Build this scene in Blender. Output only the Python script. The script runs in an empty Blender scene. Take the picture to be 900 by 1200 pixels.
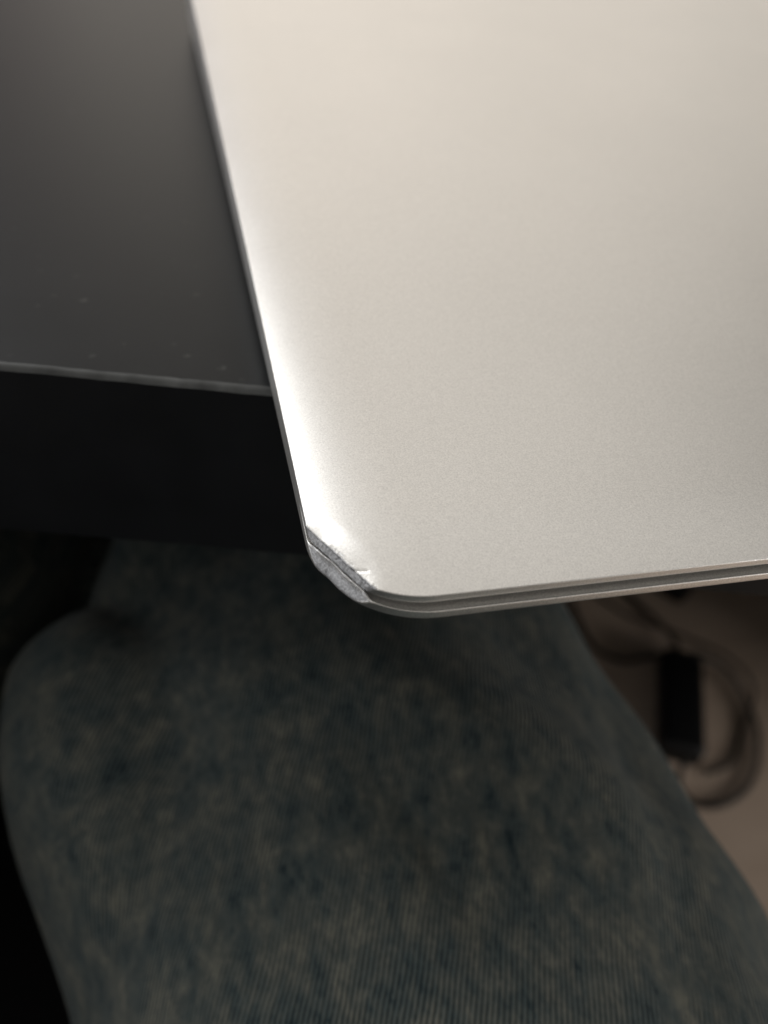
import bpy, bmesh, math, random
from mathutils import Vector, Matrix, noise

random.seed(4)
sc = bpy.context.scene
col = sc.collection
R_ = math.radians
MM = 0.001

# ------------------------------------------------------------------ camera
cam_d = bpy.data.cameras.new('camera')
cam = bpy.data.objects.new('camera', cam_d)
col.objects.link(cam)
rot = Matrix(((0.97066575, 0.08500979, -0.22490294),
              (-0.22246916, 0.67184848, -0.70648927),
              (0.09104535, 0.73579918, 0.67105164)))
cam.matrix_world = Matrix.Translation((-0.01388, -0.06105, 0.07190)) @ rot.to_4x4()
cam_d.sensor_fit = 'VERTICAL'
cam_d.sensor_height = 4.8
cam_d.lens = 4.0
cam_d.clip_start = 0.005
cam_d.clip_end = 50
cam_d.dof.use_dof = True
cam_d.dof.focus_distance = 0.110
cam_d.dof.aperture_fstop = 1.85
sc.camera = cam

# ------------------------------------------------------------------ light
w = bpy.data.worlds.new('World')
sc.world = w
w.use_nodes = True
bg = w.node_tree.nodes['Background']
bg.inputs['Color'].default_value = (1.0, 0.93, 0.84, 1)
bg.inputs['Strength'].default_value = 0.07


def area(name, loc, target, sx, sy, power, color):
    l = bpy.data.lights.new(name, 'AREA')
    l.shape = 'RECTANGLE'
    l.size, l.size_y = sx, sy
    l.energy = power
    l.color = color
    o = bpy.data.objects.new(name, l)
    o.location = loc
    o.rotation_euler = (Vector(target) - Vector(loc)).to_track_quat('-Z', 'Y').to_euler()
    col.objects.link(o)
    return o


area('window_light', (-1.00, 1.25, 1.20), (0, 0, 0), 0.80, 0.85, 14.5, (0.97, 0.99, 1.0))
area('left_fill_light', (-2.0, 0.05, 0.25), (0, 0.0, 0.0), 1.7, 1.6, 14, (0.96, 0.98, 1.0))  # added fill at left, reaches low to lighten side faces and left leg
area('right_fill_light', (2.1, -1.15, -0.05), (0.5, 0.25, -0.6), 1.1, 0.8, 26, (1.0, 0.97, 0.93))  # added low fill that lifts the floor and the right thigh
area('ceiling_bounce', (-0.3, 0.75, 1.75), (-0.3, 0.75, 0), 4.0, 3.0, 24, (1.0, 0.95, 0.88))
area('rear_ceiling_bounce', (0.4, -2.4, 1.75), (0.4, -2.4, 0), 5.0, 3.2, 8, (1.0, 0.955, 0.87))
area('wall_bounce', (1.80, 2.75, 0.75), (1.80, 0.0, 0.55), 4.1, 2.0, 15, (1.0, 0.915, 0.80))
for k, wd in enumerate((1.3, 2.1, 2.9)):
    cx = -0.40 + wd / 2
    area('lit_wall_bounce', (cx, 2.60 + 0.03 * k, 0.80), (cx, 0.0, 0.55), wd, 1.9, 0.85 * wd, (1.0, 0.89, 0.80))
area('shaded_wall_bounce', (-1.8, 2.75, 0.75), (-1.8, 0.0, 0.55), 3.0, 2.0, 4.2, (1.0, 0.80, 0.79))

sc.view_settings.view_transform = 'Standard'
sc.view_settings.look = 'None'
sc.view_settings.exposure = 0
sc.view_settings.gamma = 1


# ------------------------------------------------------------------ helpers
def mat(name):
    m = bpy.data.materials.new(name)
    m.use_nodes = True
    nt = m.node_tree
    return m, nt, nt.nodes['Principled BSDF']


def N(nt, t, **kw):
    n = nt.nodes.new(t)
    for k, v in kw.items():
        if k in n.inputs:
            n.inputs[k].default_value = v
        else:
            setattr(n, k, v)
    return n


def ramp(nt, pts):
    n = nt.nodes.new('ShaderNodeValToRGB')
    e = n.color_ramp.elements
    while len(e) < len(pts):
        e.new(0.5)
    for q, (p, c) in zip(e, pts):
        q.position = p
        q.color = tuple(c) + (1,) if len(c) == 3 else c
    return n


def obj(name, bm, m, parent=None, smooth=30, loc=None):
    me = bpy.data.meshes.new(name)
    bm.normal_update()
    bm.to_mesh(me)
    bm.free()
    me.materials.append(m)
    if smooth:
        me.polygons.foreach_set('use_smooth', [True] * len(me.polygons))
        me.set_sharp_from_angle(angle=R_(smooth))
    o = bpy.data.objects.new(name, me)
    if loc:
        o.location = loc
    col.objects.link(o)
    if parent:
        o.parent = parent
    return o


def thing(name, label, cat, loc=(0, 0, 0), rot=(0, 0, 0)):
    o = bpy.data.objects.new(name, None)
    o.empty_display_size = 0.02
    o.location = loc
    o.rotation_euler = rot
    o['label'] = label
    o['category'] = cat
    col.objects.link(o)
    return o


def box(bm, x0, x1, y0, y1, z0, z1, bev=0.0, seg=2):
    r = bmesh.ops.create_cube(bm, size=1)
    for v in r['verts']:
        v.co = Vector(((x0 + x1) / 2 + v.co.x * (x1 - x0), (y0 + y1) / 2 + v.co.y * (y1 - y0),
                       (z0 + z1) / 2 + v.co.z * (z1 - z0)))
    if bev:
        ed = {e for v in r['verts'] for e in v.link_edges}
        bmesh.ops.bevel(bm, geom=list(ed), offset=bev, segments=seg, profile=0.5, affect='EDGES')


def smooth_path(pts, n=8):
    P = [Vector(p) for p in pts]
    out = []
    for i in range(len(P) - 1):
        a, b, c, d = P[max(i - 1, 0)], P[i], P[i + 1], P[min(i + 2, len(P) - 1)]
        for k in range(n):
            t = k / n
            out.append(0.5 * ((2 * b) + (c - a) * t + (2 * a - 5 * b + 4 * c - d) * t * t + (3 * b - a - 3 * c + d) * t ** 3))
    out.append(P[-1])
    return out


def tube(bm, path, r, seg=12):
    """round cable along a path; r is a number or one radius per point"""
    rings = []
    up = Vector((0, 0, 1))
    for i, p in enumerate(path):
        t = (path[min(i + 1, len(path) - 1)] - path[max(i - 1, 0)]).normalized()
        s = t.cross(up)
        if s.length < 1e-4:
            s = Vector((1, 0, 0))
        s.normalize()
        u = s.cross(t)
        rr = r[i] if isinstance(r, list) else r
        rings.append([bm.verts.new(p + (s * math.cos(a) + u * math.sin(a)) * rr)
                      for a in [2 * math.pi * k / seg for k in range(seg)]])
    for a, b in zip(rings, rings[1:]):
        for k in range(seg):
            bm.faces.new((a[k], a[(k + 1) % seg], b[(k + 1) % seg], b[k]))
    bm.faces.new(rings[0][::-1])
    bm.faces.new(rings[-1])


def sstep(a, b, x):
    t = max(0.0, min(1.0, (x - a) / (b - a)))
    return t * t * (3 - 2 * t)


# ------------------------------------------------------------------ materials
def m_aluminium():
    m, nt, b = mat('anodised_aluminium')
    L = nt.links.new
    tc = N(nt, 'ShaderNodeTexCoord')
    att = N(nt, 'ShaderNodeAttribute', attribute_name='scrape')
    grain = N(nt, 'ShaderNodeTexNoise', Scale=5200.0, Detail=2.0, Roughness=0.6)
    L(tc.outputs['Object'], grain.inputs['Vector'])
    rough_n = N(nt, 'ShaderNodeTexNoise', Scale=3400.0, Detail=4.0, Roughness=0.7)
    L(tc.outputs['Object'], rough_n.inputs['Vector'])
    big = N(nt, 'ShaderNodeTexNoise', Scale=28.0, Detail=3.0)
    L(tc.outputs['Object'], big.inputs['Vector'])
    # colour: silver, faint cloudy variation; bare metal grey in the scraped corner
    cl = ramp(nt, [(0.3, (0.83, 0.82, 0.80)), (0.7, (0.85, 0.84, 0.82))])
    L(big.outputs['Fac'], cl.inputs['Fac'])
    sp = ramp(nt, [(0.33, (0.25, 0.25, 0.255)), (0.68, (0.58, 0.58, 0.59))])
    L(rough_n.outputs['Fac'], sp.inputs['Fac'])
    mx = N(nt, 'ShaderNodeMix', data_type='RGBA')
    L(att.outputs['Fac'], mx.inputs['Factor'])
    gr = ramp(nt, [(0.30, (0.80, 0.80, 0.80)), (0.70, (1.14, 1.14, 1.14))])
    fine = N(nt, 'ShaderNodeTexNoise', Scale=4600.0, Detail=3.0, Roughness=0.8)
    L(tc.outputs['Object'], fine.inputs['Vector'])
    L(fine.outputs['Fac'], gr.inputs['Fac'])
    gm = N(nt, 'ShaderNodeMix', data_type='RGBA', blend_type='MULTIPLY')
    gm.inputs['Factor'].default_value = 1.0
    L(cl.outputs['Color'], gm.inputs[6])
    L(gr.outputs['Color'], gm.inputs[7])
    # stray specks of dirt
    vo = N(nt, 'ShaderNodeTexVoronoi', Scale=75.0)
    L(tc.outputs['Object'], vo.inputs['Vector'])
    vr = ramp(nt, [(0.008, (1, 1, 1)), (0.016, (0, 0, 0))])
    L(vo.outputs['Distance'], vr.inputs['Fac'])
    dm = N(nt, 'ShaderNodeMix', data_type='RGBA')
    L(vr.outputs['Color'], dm.inputs['Factor'])
    L(gm.outputs[2], dm.inputs[6])
    dm.inputs[7].default_value = (0.35, 0.34, 0.32, 1)
    L(dm.outputs[2], mx.inputs[6])
    L(sp.outputs['Color'], mx.inputs[7])
    L(mx.outputs[2], b.inputs['Base Color'])
    b.inputs['Metallic'].default_value = 1.0
    mr = N(nt, 'ShaderNodeMapRange')
    mr.inputs['To Min'].default_value = 0.35
    mr.inputs['To Max'].default_value = 0.52
    L(att.outputs['Fac'], mr.inputs['Value'])
    sm = N(nt, 'ShaderNodeTexNoise', Scale=45.0, Detail=5.0, Roughness=0.65)
    L(tc.outputs['Object'], sm.inputs['Vector'])
    sa = N(nt, 'ShaderNodeMath', operation='MULTIPLY_ADD')
    L(sm.outputs['Fac'], sa.inputs[0])
    sa.inputs[1].default_value = 0.09
    L(mr.outputs['Result'], sa.inputs[2])
    L(sa.outputs[0], b.inputs['Roughness'])
    b1 = N(nt, 'ShaderNodeBump', Strength=0.24, Distance=0.00008)
    L(grain.outputs['Fac'], b1.inputs['Height'])
    ms = N(nt, 'ShaderNodeMath', operation='MULTIPLY')
    L(rough_n.outputs['Fac'], ms.inputs[0])
    L(att.outputs['Fac'], ms.inputs[1])
    b2 = N(nt, 'ShaderNodeBump', Strength=0.4, Distance=0.0002)
    L(ms.outputs[0], b2.inputs['Height'])
    L(b1.outputs['Normal'], b2.inputs['Normal'])
    L(b2.outputs['Normal'], b.inputs['Normal'])
    return m


def m_desk():
    m, nt, b = mat('black_desk_laminate')
    L = nt.links.new
    tc = N(nt, 'ShaderNodeTexCoord')
    n1 = N(nt, 'ShaderNodeTexNoise', Scale=60.0, Detail=6.0, Roughness=0.6)
    L(tc.outputs['Object'], n1.inputs['Vector'])
    c = ramp(nt, [(0.3, (0.006, 0.0068, 0.0076)), (0.75, (0.010, 0.011, 0.012))])
    L(n1.outputs['Fac'], c.inputs['Fac'])
    # settled dust: tiny specks in loose drifts
    vo = N(nt, 'ShaderNodeTexVoronoi', Scale=190.0)
    wob = N(nt, 'ShaderNodeTexNoise', Scale=900.0, Detail=2.0)
    L(tc.outputs['Object'], wob.inputs['Vector'])
    wm = N(nt, 'ShaderNodeMix', data_type='VECTOR')
    wm.inputs['Factor'].default_value = 0.0015
    L(tc.outputs['Object'], wm.inputs[4])
    L(wob.outputs['Color'], wm.inputs[5])
    L(wm.outputs[1], vo.inputs['Vector'])
    vr = ramp(nt, [(0.02, (1, 1, 1)), (0.17, (0, 0, 0))])
    L(vo.outputs['Distance'], vr.inputs['Fac'])
    dr = N(nt, 'ShaderNodeTexNoise', Scale=70.0, Detail=3.0)
    L(tc.outputs['Object'], dr.inputs['Vector'])
    drr = ramp(nt, [(0.46, (0, 0, 0)), (0.74, (1, 1, 1))])
    L(dr.outputs['Fac'], drr.inputs['Fac'])
    mu = N(nt, 'ShaderNodeMath', operation='MULTIPLY')
    L(vr.outputs['Color'], mu.inputs[0])
    L(drr.outputs['Color'], mu.inputs[1])
    mu2 = N(nt, 'ShaderNodeMath', operation='MULTIPLY')
    L(mu.outputs[0], mu2.inputs[0])
    mu2.inputs[1].default_value = 0.45
    mx = N(nt, 'ShaderNodeMix', data_type='RGBA')
    L(mu2.outputs[0], mx.inputs['Factor'])
    L(c.outputs['Color'], mx.inputs[6])
    mx.inputs[7].default_value = (0.16, 0.16, 0.15, 1)
    L(mx.outputs[2], b.inputs['Base Color'])
    b.inputs['Specular IOR Level'].default_value = 0.22
    b.inputs['Specular Tint'].default_value = (0.90, 0.96, 1.0, 1)
    rr = ramp(nt, [(0.3, (0.415,) * 3), (0.7, (0.425,) * 3)])
    L(n1.outputs['Fac'], rr.inputs['Fac'])
    L(rr.outputs['Color'], b.inputs['Roughness'])
    bp = N(nt, 'ShaderNodeBump', Strength=0.06, Distance=0.0003)
    n2 = N(nt, 'ShaderNodeTexNoise', Scale=1500.0, Detail=2.0)
    L(tc.outputs['Object'], n2.inputs['Vector'])
    L(n2.outputs['Fac'], bp.inputs['Height'])
    L(bp.outputs['Normal'], b.inputs['Normal'])
    return m


def m_plain(name, c, rough=0.6, spec=0.5, var=0.15, scale=80, metal=0.0, bump=0.0):
    m, nt, b = mat(name)
    L = nt.links.new
    tc = N(nt, 'ShaderNodeTexCoord')
    n1 = N(nt, 'ShaderNodeTexNoise', Scale=float(scale), Detail=5.0)
    L(tc.outputs['Object'], n1.inputs['Vector'])
    r = ramp(nt, [(0.25, [x * (1 - var) for x in c]), (0.75, [x * (1 + var) for x in c])])
    L(n1.outputs['Fac'], r.inputs['Fac'])
    L(r.outputs['Color'], b.inputs['Base Color'])
    b.inputs['Roughness'].default_value = rough
    b.inputs['Specular IOR Level'].default_value = spec
    b.inputs['Metallic'].default_value = metal
    if bump:
        bp = N(nt, 'ShaderNodeBump', Strength=bump, Distance=0.001)
        L(n1.outputs['Fac'], bp.inputs['Height'])
        L(bp.outputs['Normal'], b.inputs['Normal'])
    return m


def m_denim():
    m, nt, b = mat('washed_denim')
    L = nt.links.new
    at = N(nt, 'ShaderNodeAttribute', attribute_name='cloth')
    sep = N(nt, 'ShaderNodeSeparateXYZ')
    L(at.outputs['Vector'], sep.inputs[0])
    # loose wobble of the yarns
    wob = N(nt, 'ShaderNodeTexNoise', Scale=30.0, Detail=3.0)
    L(at.outputs['Vector'], wob.inputs['Vector'])
    # twill coordinate
    a = R_(24)
    m1 = N(nt, 'ShaderNodeMath', operation='MULTIPLY'); m1.inputs[1].default_value = math.cos(a)
    m2 = N(nt, 'ShaderNodeMath', operation='MULTIPLY'); m2.inputs[1].default_value = -math.sin(a)
    L(sep.outputs[0], m1.inputs[0]); L(sep.outputs[1], m2.inputs[0])
    ad = N(nt, 'ShaderNodeMath', operation='ADD')
    L(m1.outputs[0], ad.inputs[0]); L(m2.outputs[0], ad.inputs[1])
    wv = N(nt, 'ShaderNodeMath', operation='MULTIPLY_ADD')
    L(wob.outputs['Fac'], wv.inputs[0]); wv.inputs[1].default_value = 0.003
    L(ad.outputs[0], wv.inputs[2])
    ph = N(nt, 'ShaderNodeMath', operation='MULTIPLY'); ph.inputs[1].default_value = 2 * math.pi / 0.00108
    L(wv.outputs[0], ph.inputs[0])
    sn = N(nt, 'ShaderNodeMath', operation='SINE')
    L(ph.outputs[0], sn.inputs[0])
    tw = N(nt, 'ShaderNodeMapRange')
    tw.inputs['From Min'].default_value = -1.0
    L(sn.outputs[0], tw.inputs['Value'])
    # slubby yarn noise drawn out along the leg
    mp = N(nt, 'ShaderNodeMapping')
    mp.inputs['Scale'].default_value = (1.0, 0.6, 1.0)
    L(at.outputs['Vector'], mp.inputs['Vector'])
    sl = N(nt, 'ShaderNodeTexNoise', Scale=420.0, Detail=4.0, Roughness=0.7)
    L(mp.outputs[0], sl.inputs['Vector'])
    # bleach blotches
    bl = N(nt, 'ShaderNodeTexNoise', Scale=150.0, Detail=7.0, Roughness=0.68)
    L(mp.outputs[0], bl.inputs['Vector'])
    bc = ramp(nt, [(0.30, (0.017, 0.031, 0.037)), (0.40, (0.053, 0.070, 0.072)), (0.56, (0.096, 0.103, 0.093)), (0.76, (0.180, 0.172, 0.140))])
    mixn = N(nt, 'ShaderNodeMath', operation='MULTIPLY_ADD')
    L(sl.outputs['Fac'], mixn.inputs[0]); mixn.inputs[1].default_value = 0.30
    L(bl.outputs['Fac'], mixn.inputs[2])
    sb = N(nt, 'ShaderNodeMath', operation='SUBTRACT'); sb.inputs[1].default_value = 0.15
    L(mixn.outputs[0], sb.inputs[0])
    L(sb.outputs[0], bc.inputs['Fac'])
    # dark troughs of the twill where the blue shows
    dk = N(nt, 'ShaderNodeMix', data_type='RGBA', blend_type='MULTIPLY')
    tr = ramp(nt, [(0.05, (0.30, 0.36, 0.40)), (0.75, (1.22, 1.20, 1.17))])
    tws = N(nt, 'ShaderNodeMath', operation='MULTIPLY_ADD')
    L(sl.outputs['Fac'], tws.inputs[0]); tws.inputs[1].default_value = 1.5
    t3 = N(nt, 'ShaderNodeMath', operation='SUBTRACT'); t3.inputs[1].default_value = 0.75
    L(tw.outputs['Result'], t3.inputs[0])
    L(t3.outputs[0], tws.inputs[2])
    L(tws.outputs[0], tr.inputs['Fac'])
    dk.inputs['Factor'].default_value = 1.0
    L(bc.outputs['Color'], dk.inputs[6]); L(tr.outputs['Color'], dk.inputs[7])
    L(dk.outputs[2], b.inputs['Base Color'])
    b.inputs['Roughness'].default_value = 0.9
    b.inputs['Specular IOR Level'].default_value = 0.15
    b.inputs['Sheen Weight'].default_value = 0.12
    b.inputs['Sheen Roughness'].default_value = 0.5
    bp = N(nt, 'ShaderNodeBump', Strength=0.6, Distance=0.0004)
    L(tws.outputs[0], bp.inputs['Height'])
    L(bp.outputs['Normal'], b.inputs['Normal'])
    return m


def m_floor():
    m, nt, b = mat('brown_floor')
    L = nt.links.new
    tc = N(nt, 'ShaderNodeTexCoord')
    mp = N(nt, 'ShaderNodeMapping')
    mp.inputs['Scale'].default_value = (1.0, 6.0, 1.0)
    mp.inputs['Rotation'].default_value = (0, 0, R_(25))
    L(tc.outputs['Object'], mp.inputs['Vector'])
    n1 = N(nt, 'ShaderNodeTexNoise', Scale=9.0, Detail=8.0, Roughness=0.6)
    L(mp.outputs[0], n1.inputs['Vector'])
    r = ramp(nt, [(0.3, (0.48, 0.365, 0.285)), (0.7, (0.58, 0.455, 0.36))])
    L(n1.outputs['Fac'], r.inputs['Fac'])
    L(r.outputs['Color'], b.inputs['Base Color'])
    b.inputs['Roughness'].default_value = 0.55
    b.inputs['Specular IOR Level'].default_value = 0.3
    return m


ALU = m_aluminium()
DESK = m_desk()
DENIM = m_denim()
FLOOR = m_floor()
BLACK = m_plain('black_plastic', (0.006, 0.006, 0.0065), 0.45, 0.3)
CABLE = m_plain('dark_grey_cable', (0.022, 0.020, 0.018), 0.6, 0.25)
RUBBER = m_plain('black_rubber', (0.015, 0.015, 0.015), 0.8, 0.3)
SEAT = m_plain('black_chair_fabric', (0.007, 0.007, 0.008), 0.95, 0.1, 0.3, 700, bump=0.3)
EDGE = m_plain('matt_black_edge_band', (0.007, 0.0075, 0.009), 0.5, 0.3, 0.25, 90)
ARRIS_GLINT = m_plain('grey_arris_glint', (0.065, 0.068, 0.068), 0.5, 0.4, 0.7, 160)  # lighter grey stands for the light the chamfer catches
STEEL = m_plain('black_steel', (0.02, 0.02, 0.02), 0.45, 0.5)
SHOE = m_plain('dark_shoe_leather', (0.02, 0.018, 0.016), 0.6, 0.4)

# ------------------------------------------------------------------ floor
FZ = -0.70
bm = bmesh.new()
bmesh.ops.create_grid(bm, x_segments=2, y_segments=2, size=3.0)
fl = obj('floor', bm, FLOOR, smooth=0, loc=(0, 1.0, FZ))
fl['kind'] = 'structure'

# ------------------------------------------------------------------ desk
DZ = -0.0055            # desk top
desk = thing('desk', 'black desk whose thick front edge the silver laptop hangs over', 'desk',
             (0.0003, 0.0500, DZ), (0, 0, R_(-14.73)))
bm = bmesh.new()
box(bm, -0.75, 0.85, 0.0011, 0.75, -0.0361, 0.0, 0.0002, 1)
obj('desk_top', bm, DESK, desk)
# front edge band: its rounded upper arris has its reflected light painted grey
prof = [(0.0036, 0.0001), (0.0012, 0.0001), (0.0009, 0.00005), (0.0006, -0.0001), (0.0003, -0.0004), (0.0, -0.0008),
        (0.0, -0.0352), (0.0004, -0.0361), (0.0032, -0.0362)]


def strip(prof, seed):
    bm = bmesh.new()
    nx = 900
    rows = []
    for i in range(nx + 1):
        x = -0.75 + 1.6 * i / nx
        row = []
        for j, (y, z) in enumerate(prof):
            wv = 0.00012 * noise.noise((x * 90, z * 900, 3)) + 0.0001 * noise.noise((x * 400, z * 900, 9))
            row.append(bm.verts.new((x, y + wv, z + (wv * 0.6 if z > -0.002 else 0))))
        rows.append(row)
    for a, b in zip(rows, rows[1:]):
        for j in range(len(prof) - 1):
            bm.faces.new((a[j], a[j + 1], b[j + 1], b[j]))
    return bm


obj('edge_band', strip(prof[5:], 1), EDGE, desk, 50)
obj('arris_glint', strip(prof[1:6], 2), ARRIS_GLINT, desk, 70)
h = FZ - DZ
for lx, ly in ((-0.748, 0.03), (0.812, 0.28)):  # unseen side panels, added to shade the space under the desk
    bm = bmesh.new()
    box(bm, lx, lx + 0.036, ly, 0.748, h, -0.0364, 0.0015)
    obj('side_light_block', bm, DESK, desk)
bm = bmesh.new()
box(bm, -0.711, 0.811, 0.70, 0.718, h + 0.01, -0.0364, 0.0015)  # unseen panel added to block light coming in from behind the desk
obj('back_light_block', bm, DESK, desk)

# ------------------------------------------------------------------ laptop
laptop = thing('laptop', 'closed silver aluminium laptop with a dented front corner overhanging the black desk', 'laptop',
               (0, 0, 0), (R_(3.0), 0, 0))
LW, LD = 360.0, 266.0       # millimetres


def contour(x0, y0, x1, y1, r):
    """rounded rectangle, (point, outward normal), dense round the near-left corner"""
    out = []

    def arc(cx, cy, a0, a1, n):
        for k in range(n + 1):
            a = R_(a0 + (a1 - a0) * k / n)
            out.append((cx + r * math.cos(a), cy + r * math.sin(a), math.cos(a), math.sin(a)))

    def line(ax, ay, bx, by, nx_, ny_, steps):
        for t in steps:
            out.append((ax + (bx - ax) * t, ay + (by - ay) * t, nx_, ny_))
    arc(x0 + r, y0 + r, 180, 270, 260)
    Lx = x1 - x0 - 2 * r
    st, s, d = [], 0.0, 0.25
    while s + d < Lx - 1:
        s += d
        if s > 60:
            d = min(d * 1.15, 12)
        st.append(s / Lx)
    line(x0 + r, y0, x1 - r, y0, 0, -1, st)
    arc(x1 - r, y0 + r, 270, 360, 16)
    arc(x1 - r, y1 - r, 0, 90, 16)
    arc(x0 + r, y1 - r, 90, 180, 16)
    Ly = y1 - y0 - 2 * r
    st, s, d = [], 0.0, 0.25
    while s + d < Ly - 1:
        s += d
        if s > 60:
            d = min(d * 1.15, 12)
        st.append(s / Ly)
    line(x0, y0 + r, x0, y1 - r, -1, 0, st[::-1])
    return out


def shell(cont, profile, deform, cap_first, cap_last):
    bm = bmesh.new()
    sl = bm.verts.layers.float.new('scrape')
    rings = []
    for (d, z, tag) in profile:
        ring = []
        for (x, y, nx_, ny_) in cont:
            p, s = deform(x - nx_ * d, y - ny_ * d, z, d, tag)
            v = bm.verts.new(Vector(p) * MM)
            v[sl] = s
            ring.append(v)
        rings.append(ring)
    n = len(cont)
    for a, b in zip(rings, rings[1:]):
        for k in range(n):
            bm.faces.new((a[k], a[(k + 1) % n], b[(k + 1) % n], b[k]))
    if cap_first:
        bm.faces.new(rings[0][::-1])
    if cap_last:
        bm.faces.new(rings[-1])
    return bm


TX, TY = 0.504, -0.863      # run of the dent, seen from above
DN = Vector((-0.863, -0.504))
TEAR = (4.1, 5.2, 0.93, -0.37)


def smin(a, b, k):
    h = max(0.0, min(1.0, 0.5 + 0.5 * (b - a) / k))
    return b * (1 - h) + a * h - k * h * (1 - h)


def dent(x, y, z, ax, ay, lim, k=0.12):
    L = (x - ax) * DN.x + (y - ay) * DN.y
    L2 = smin(L, lim, k)
    cut = max(0.0, L - L2)
    return x - DN.x * cut, y - DN.y * cut, cut, L


def lid_deform(x, y, z, d, tag):
    s = 0.0
    if z < -0.9 and x < 9:
        z -= 0.14 * sstep(13, 20, y)
    near = x < 20 and y < 30
    if tag in ('edge', 'side'):
        # tiny nicks all along the sharp arris
        nk = noise.noise((x * 1.3, y * 1.3, 2.0)) + 0.6 * noise.noise((x * 4, y * 4, 7.0))
        if tag == 'edge' and nk > 0.45:
            z -= 0.16 * (nk - 0.45)
    if near:
        t = (x - 0.2) * TX + (y - 12.3) * TY              # along the dent, 0..11 mm
        inside = sstep(-1.5, 2.5, t) * (1 - sstep(8.5, 12.8, t))
        wob = 0.10 * noise.noise((t * 0.8, 1, 5)) + 0.06 * noise.noise((t * 3.1, z * 2, 8)) + 0.03 * noise.noise((t * 9, z * 5, 4))
        lim = 0.0 + 0.42 * max(0.0, min(1.0, -z)) + wob
        x, y, cut, L = dent(x, y, z, 0.25, 12.2, lim, 0.50 if tag in ('top', 'edge') else 0.40)
        if tag in ('top', 'edge'):
            # the skin rolls over towards the dent
            Lx = x - (0.25 + (12.2 - y) * 0.584)
            f = max(0.0, min(1.0, 1 - Lx / 3.2))
            z -= inside * 0.55 * f ** 1.5
        if cut > 0.02:
            s = sstep(0.02, 0.12, cut)
            z = min(z, -0.02) if tag != 'bottom' else z
        # torn lip at the right end of the dent
        if tag in ('top', 'edge'):
            ex, ey = x - TEAR[0], y - TEAR[1]
            al = ex * TEAR[2] + ey * TEAR[3]
            ac = -ex * TEAR[3] + ey * TEAR[2] + 0.07 * noise.noise((al * 3, 0, 2))
            g = sstep(-0.2, 0.3, al) * (1 - sstep(1.7, 2.3, al))
            z -= 0.09 * g * math.exp(-(ac / 0.12) ** 2)
    return (x, y, z), s


K = 1.9
WID = 12.4


def ztop(d):
    return K * (1 - max(0.0, 1 - d / WID) ** 2.1)


R0 = 13.2
prof = [(7.0, -1.06, 'bottom'), (0.12, -1.06, 'bottom'), (0.02, -1.01, 'side'), (0.0, -0.88, 'side')]
prof += [(0.0, -0.85 + 0.1 * k, 'side') for k in range(1, 8)]
prof += [(0.01, -0.08, 'edge'), (0.05, -0.02, 'edge')]
dd = [0.10, 0.16, 0.24, 0.34] + [0.45 + 0.15 * k for k in range(22)] + [4.0, 4.4, 4.9, 5.5, 6.2, 7, 8, 9, 10, 11, 11.8, 12.4]
prof += [(d, ztop(d), 'top') for d in dd]
bm = shell(contour(0, 0, LW, LD, R0), prof, lid_deform, True, True)
lid = obj('lid', bm, ALU, laptop, 28)

# base: a rim slightly proud of the lid, a wedge that thickens towards the hinge
BX, BY, BR = 0.06, -0.78, 13.8


def base_deform(x, y, z, d, tag):
    s = 0.0
    if tag in ('rim', 'deck') and x < 9:
        z += 0.52 * sstep(13, 20, y)
    if x < 22 and y < 30:
        t = (x - 0.7) * TX + (y - 10.8) * TY
        wob = 0.15 * noise.noise((t * 0.4, 3, 5)) + 0.04 * noise.noise((t * 2.6, z, 18)) + 0.03 * noise.noise((t * 8, z * 5, 14))
        dz = max(0.0, -1.6 - z)
        lim = 0.40 + 0.66 * min(dz, 1.5) + wob - min(d, 1.2)
        x, y, cut, L = dent(x, y, z, 2.25, 8.70, lim, 0.32)
        if tag == 'side' and cut > 0.03:
            s = sstep(0.03, 0.15, cut)
        if tag == 'rim':
            z += 0.55 * sstep(0.0, 0.6, cut)
            s = 0.55 * sstep(0.05, 0.3, cut)
            z -= 0.05 * noise.noise((x * 1.2, y * 1.2, 2)) * sstep(0, 0.3, cut)
    if tag == 'rim':
        nk = noise.noise((x * 1.1, y * 1.1, 12.0))
        if nk > 0.5:
            z -= 0.15 * (nk - 0.5)
    if tag == 'under' or tag == 'side':
        z -= max(0.0, y) * 0.052 * sstep(-1.9, -3.4, z) if z < -1.9 else 0.0
    return (x, y, z - 0.40), s


prof = [(9.0, -1.62, 'deck'), (3.0, -1.62, 'deck')]
prof += [(d, -1.62, 'deck') for d in (2.2, 1.9, 1.6, 1.3, 1.05, 0.85, 0.6, 0.4)]
prof += [(0.27, -1.61, 'rim'), (0.18, -1.59, 'rim'), (0.11, -1.585, 'rim'), (0.05, -1.60, 'rim'), (0.01, -1.66, 'rim')]
prof += [(0.0, -1.78 - 0.1 * k, 'side') for k in range(8)]
prof += [(0.02, -2.62, 'side'), (0.06, -2.76, 'side'), (0.15, -2.90, 'side'), (0.3, -3.02, 'side'), (0.55, -3.14, 'side'), (1.0, -3.27, 'side'), (2.0, -3.42, 'under'), (4, -3.6, 'under'), (8, -3.8, 'under'), (13, -3.9, 'under')]
bm = shell(contour(BX, BY, LW - 0.06, LD + 0.3, BR), prof, base_deform, True, True)
base = obj('base', bm, ALU, laptop, 40)
bm = bmesh.new()
tube(bm, [Vector((0.03, 0.2665, -0.0035)), Vector((0.33, 0.2665, -0.0035))], 0.0032, 14)
obj('hinge', bm, RUBBER, laptop)
rt = Matrix.Rotation(R_(3.0), 3, 'X')
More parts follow.
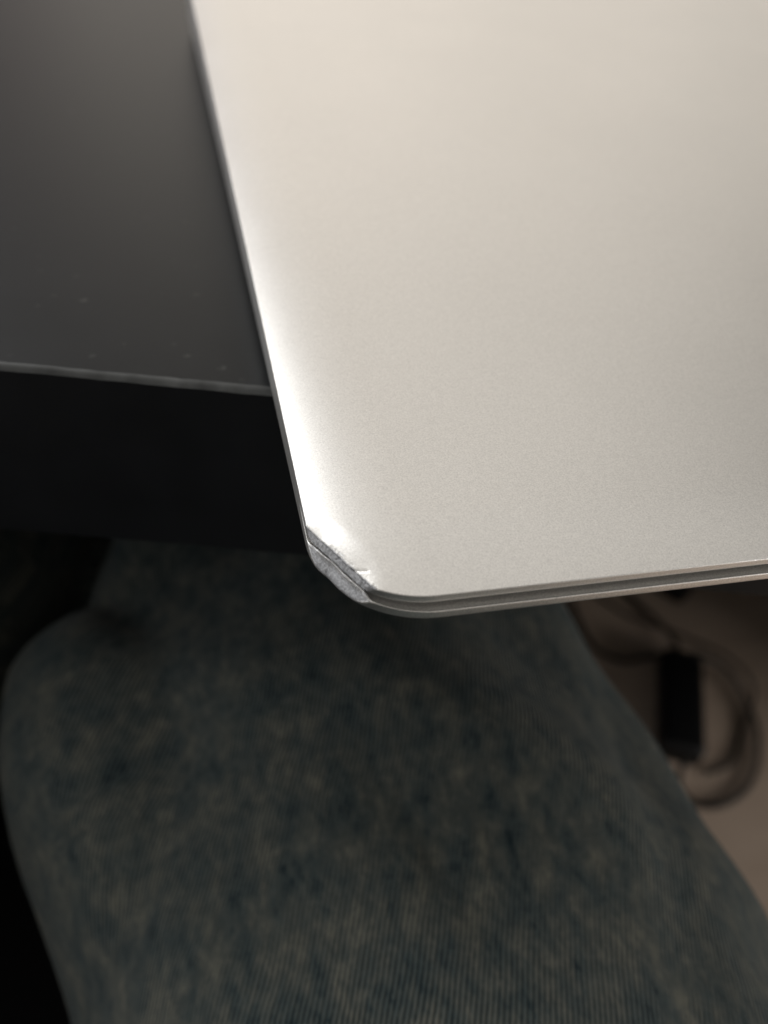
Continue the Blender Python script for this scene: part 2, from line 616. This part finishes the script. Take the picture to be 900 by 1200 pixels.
for fx, fy in ((0.035, 0.085), (0.325, 0.085), (0.035, 0.23), (0.325, 0.23)):
    top = -0.0039 - fy * 0.052 + 0.0004
    # foot reaches from the underside to the desk top
    bot = (DZ + 0.0002 - fy * math.sin(R_(3.0))) / math.cos(R_(3.0))
    bm = bmesh.new()
    if top - bot < 0.001:
        top = bot + 0.001
    bmesh.ops.create_cone(bm, cap_ends=True, segments=24, radius1=0.007, radius2=0.0085, depth=top - bot,
                          matrix=Matrix.Translation((fx, fy, (top + bot) / 2)))
    obj('foot', bm, RUBBER, laptop)

# ------------------------------------------------------------------ person
def loft(bm, st, seg=40):
    P = [Vector(s[0]) for s in st]
    n = len(st)
    rings = []
    for i in range(n):
        t = (P[min(i + 1, n - 1)] - P[max(i - 1, 0)]).normalized()
        side = Vector((1, 0, 0))
        side = (side - t * side.dot(t)).normalized()
        up = side.cross(t)
        rx, rz = st[i][1], st[i][2]
        rings.append([bm.verts.new(P[i] + side * rx * math.cos(a) + up * rz * math.sin(a))
                      for a in [2 * math.pi * k / seg for k in range(seg)]])
    for a, b in zip(rings, rings[1:]):
        for k in range(seg):
            bm.faces.new((a[k], a[(k + 1) % seg], b[(k + 1) % seg], b[k]))
    bm.faces.new(rings[0][::-1])
    bm.faces.new(rings[-1])


def dense(st, n=6):
    flat = smooth_path([s[0] for s in st], n)
    rad = smooth_path([(s[1], s[2], 0) for s in st], n)
    return [(p * MM, r.x * MM, r.y * MM) for p, r in zip(flat, rad)]


right_leg = [((-20, -470, -150), 96, 84), ((5, -350, -152), 96, 82), ((25, -180, -156), 90, 76), ((32, -60, -158), 84, 73),
             ((33, 10, -159), 82, 72), ((34, 50, -160), 79, 72), ((32, 90, -161), 78, 72), ((28, 128, -163), 76, 70),
             ((30, 170, -165), 70, 69), ((32, 240, -168), 68, 67), ((32, 320, -172), 66, 68), ((32, 368, -190), 64, 62),
             ((32, 385, -250), 62, 58), ((32, 380, -360), 62, 60), ((32, 372, -500), 54, 54), ((32, 368, -640), 50, 52)]
left_leg = [((-150, -470, -150), 96, 84), ((-178, -350, -155), 95, 80), ((-205, -180, -168), 88, 72), ((-212, 0, -178), 80, 68),
            ((-178, 110, -172), 78, 66), ((-128, 175, -152), 84, 66), ((-100, 250, -152), 84, 68), ((-92, 330, -175), 78, 66),
            ((-105, 362, -230), 70, 60), ((-128, 360, -340), 60, 60), ((-140, 352, -500), 54, 54), ((-140, 348, -640), 50, 52)]
bm = bmesh.new()
loft(bm, dense(right_leg))
loft(bm, dense(left_leg))
# slack fold of cloth bulging on the inner thigh
loft(bm, dense([((15, -130, -156), 48, 50), ((8, -30, -154), 48, 46), ((-2, 15, -152), 47, 44), ((-13, 48, -150), 47, 42), ((-22, 78, -149), 48, 40), ((-24, 93, -149), 45, 35), ((-21, 101, -149), 33, 27), ((-19, 105, -149), 16, 14)]))
loft(bm, dense([((-85, -640, -120), 120, 80), ((-85, -560, -130), 165, 105), ((-85, -470, -140), 168, 98), ((-85, -400, -145), 150, 84)]))
me = bpy.data.meshes.new('raw')
bm.to_mesh(me)
bm.free()
tmp = bpy.data.objects.new('raw', me)
col.objects.link(tmp)
md = tmp.modifiers.new('r', 'REMESH')
md.mode = 'VOXEL'
md.voxel_size = 0.0035
ms = tmp.modifiers.new('s', 'SMOOTH')
ms.factor = 0.5
ms.iterations = 4
dg = bpy.context.evaluated_depsgraph_get()
ev = tmp.evaluated_get(dg)
me2 = bpy.data.meshes.new_from_object(ev)
bpy.data.objects.remove(tmp)
axes = [dense(right_leg, 4), dense(left_leg, 4)]
uv = []
newco = []
cum = []
for ax in axes:
    c = [0.0]
    for a, b in zip(ax, ax[1:]):
        c.append(c[-1] + (b[0] - a[0]).length)
    cum.append(c)
me2.update()
for v in me2.vertices:
    p = v.co
    best = None
    for ai, ax in enumerate(axes):
        for i in range(len(ax) - 1):
            a, b = ax[i][0], ax[i + 1][0]
            ab = b - a
            t = max(0.0, min(1.0, (p - a).dot(ab) / ab.length_squared))
            q = a + ab * t
            dist = (p - q).length_squared
            if best is None or dist < best[0]:
                best = (dist, ai, i, t, q, ab)
    dist, ai, i, t, q, ab = best
    tt = ab.normalized()
    side = Vector((1, 0, 0))
    side = (side - tt * side.dot(tt)).normalized()
    up = side.cross(tt)
    r = p - q
    ang = math.atan2(r.dot(side), r.dot(up))      # 0 on top, grows to the right
    u = ang * 0.080 + ai * 3.0
    vv = cum[ai][i] + t * ab.length
    # creases and slack of the cloth
    n = v.normal
    nn = noise.noise((u * 9, vv * 5, ai * 3.0)) * 0.0035 + noise.noise((u * 26 + vv * 16, vv * 10 - u * 6, 2 + ai)) * 0.0032 \
        + noise.noise((u * 50, vv * 40, 5)) * 0.0005
    fold = 0.0
    if ai == 0 and p.z > -0.2:
        # a soft diagonal ridge on the inner thigh and the hollow beside it
        e = (p.x + 0.030) * 0.80 - (p.y - 0.135) * 0.35
        fold += 0.006 * math.exp(-(e / 0.010) ** 2) * math.exp(-((p.y - 0.145) / 0.05) ** 2)
        fold -= 0.007 * math.exp(-((e - 0.028) / 0.016) ** 2) * math.exp(-((p.y - 0.135) / 0.05) ** 2)
        e2 = (p.x - 0.085) * 0.9 - (p.y - 0.03) * 0.25
        fold -= 0.0022 * math.exp(-(e2 / 0.008) ** 2)
        e3 = (p.x - 0.026) + (p.y - 0.012) * 0.30
        fold -= 0.0020 * math.exp(-(e3 / 0.0045) ** 2) * math.exp(-((p.y - 0.008) / 0.026) ** 2)
        e4 = (p.x - 0.010) * 0.55 + (p.y - 0.058) * 0.85
        fold += 0.0035 * math.exp(-(e4 / 0.014) ** 2)
    newco.append(p + n * (nn + fold))
    uv.append((u, vv, ai * 0.4))
for v, c in zip(me2.vertices, newco):
    v.co = c
at = me2.attributes.new('cloth', 'FLOAT_VECTOR', 'POINT')
at.data.foreach_set('vector', [c for t3 in uv for c in t3])
me2.materials.clear()
me2.materials.append(DENIM)
me2.polygons.foreach_set('use_smooth', [True] * len(me2.polygons))
me2.name = 'person'
person = bpy.data.objects.new('person', me2)
col.objects.link(person)
person['label'] = 'lap and legs of a seated person in faded blue-grey jeans, below the laptop corner'
person['category'] = 'person'
# shoes on the floor
for lx, ly in ((32, 368), (-140, 348)):
    bm = bmesh.new()
    st = [((lx, ly - 75, -682), 26, 14), ((lx, ly - 60, -668), 36, 30), ((lx, ly, -655), 42, 44), ((lx, ly + 70, -668), 46, 31), ((lx, ly + 130, -677), 48, 22), ((lx, ly + 175, -683), 36, 15), ((lx, ly + 190, -686), 18, 8)]
    loft(bm, dense(st, 4), 24)
    for v in bm.verts:
        v.co.z = max(v.co.z, FZ + 0.001)
    obj('shoe', bm, SHOE, person, 60)

# ------------------------------------------------------------------ chair
chair = thing('office_chair', 'black padded chair seat, dark under and left of the jeans', 'chair', (-0.085, -0.20, FZ))
bm = bmesh.new()
box(bm, -0.215, 0.205, -0.28, 0.36, 0.395, 0.470, 0.03, 5)
obj('seat_cushion', bm, SEAT, chair, 60)
bm = bmesh.new()
tube(bm, [Vector((0, 0, 0.08)), Vector((0, 0, 0.40))], 0.025, 20)
obj('gas_column', bm, STEEL, chair)
for k in range(5):
    a = R_(90 + 72 * k)
    d = Vector((math.cos(a), math.sin(a), 0))
    bm = bmesh.new()
    tube(bm, [Vector((0, 0, 0.095)), d * 0.13 + Vector((0, 0, 0.085)), d * 0.27 + Vector((0, 0, 0.068))], [0.024, 0.02, 0.015], 12)
    arm = obj('base_arm', bm, BLACK, chair)
    bm = bmesh.new()
    s = Vector((-d.y, d.x, 0))
    tube(bm, [d * 0.265 + Vector((0, 0, 0.028)) - s * 0.02, d * 0.265 + Vector((0, 0, 0.028)) + s * 0.02], 0.027, 20)
    obj('caster', bm, RUBBER, arm)

# ------------------------------------------------------------------ power adapter and cables on the floor
ad = thing('power_adapter', 'black power adapter brick with a looping cable on the brown floor', 'power adapter',
           (0.495, 0.387, FZ), (0, 0, R_(-27)))
bm = bmesh.new()
box(bm, -0.023, 0.023, -0.068, 0.068, 0.0, 0.032, 0.008, 4)
obj('brick', bm, BLACK, ad, 60)
inv = (Matrix.Translation((0.505, 0.385, FZ)) @ Matrix.Rotation(R_(-27), 4, 'Z')).inverted()


def cable(name, pts, r, parent, m=CABLE, local=True):
    bm = bmesh.new()
    pp = [Vector(p) for p in pts]
    if local:
        pp = [inv @ p for p in pp]
    tube(bm, smooth_path(pp, 8), r, 10)
    return obj(name, bm, m, parent, 60)


c = FZ
cable('output_cable', [(0.478, 0.322, c + .014), (0.462, 0.300, c + .008), (0.470, 0.278, c + .005), (0.500, 0.272, c + .005), (0.542, 0.290, c + .005),
                       (0.578, 0.335, c + .005), (0.592, 0.385, c + .006), (0.580, 0.420, c + .02), (0.545, 0.437, c + .03), (0.505, 0.450, c + .02), (0.470, 0.460, c + .006),
                       (0.445, 0.500, c + .005), (0.47, 0.62, c + .005), (0.60, 0.80, c + .005)], 0.0032, ad)
cable('mains_cable', [(0.535, 0.445, c + .014), (0.545, 0.475, c + .012), (0.535, 0.53, c + .005), (0.50, 0.60, c + .004), (0.42, 0.66, c + .004), (0.30, 0.85, c + .004)], 0.0034, ad)
pc = thing('loose_cable', 'thin dark cable curving from the adapter towards the right edge', 'cable', (0.49, 0.31, FZ))
bm = bmesh.new()
tube(bm, smooth_path([(0.0, 0.0, .003), (0.035, 0.008, .003), (0.07, 0.045, .003), (0.105, 0.085, .012), (0.10, 0.13, .012), (0.06, 0.18, .004), (0.0, 0.23, .004), (-0.02, 0.33, .004), (0.12, 0.5, .004)], 8), 0.0019, 10)
obj('cord', bm, CABLE, pc, 60)
pl = thing('mains_plug', 'small black plug lying on the floor behind the power adapter', 'plug', (0.575, 0.560, FZ), (0, 0, R_(35)))
bm = bmesh.new()
box(bm, -0.016, 0.016, -0.024, 0.024, 0.0, 0.026, 0.007, 3)
obj('plug_body', bm, BLACK, pl, 60)
for s in (-1, 1):
    bm = bmesh.new()
    tube(bm, [Vector((s * 0.0095, 0.022, 0.013)), Vector((s * 0.0095, 0.042, 0.013))], 0.0022, 10)
    obj('pin', bm, STEEL, pl)
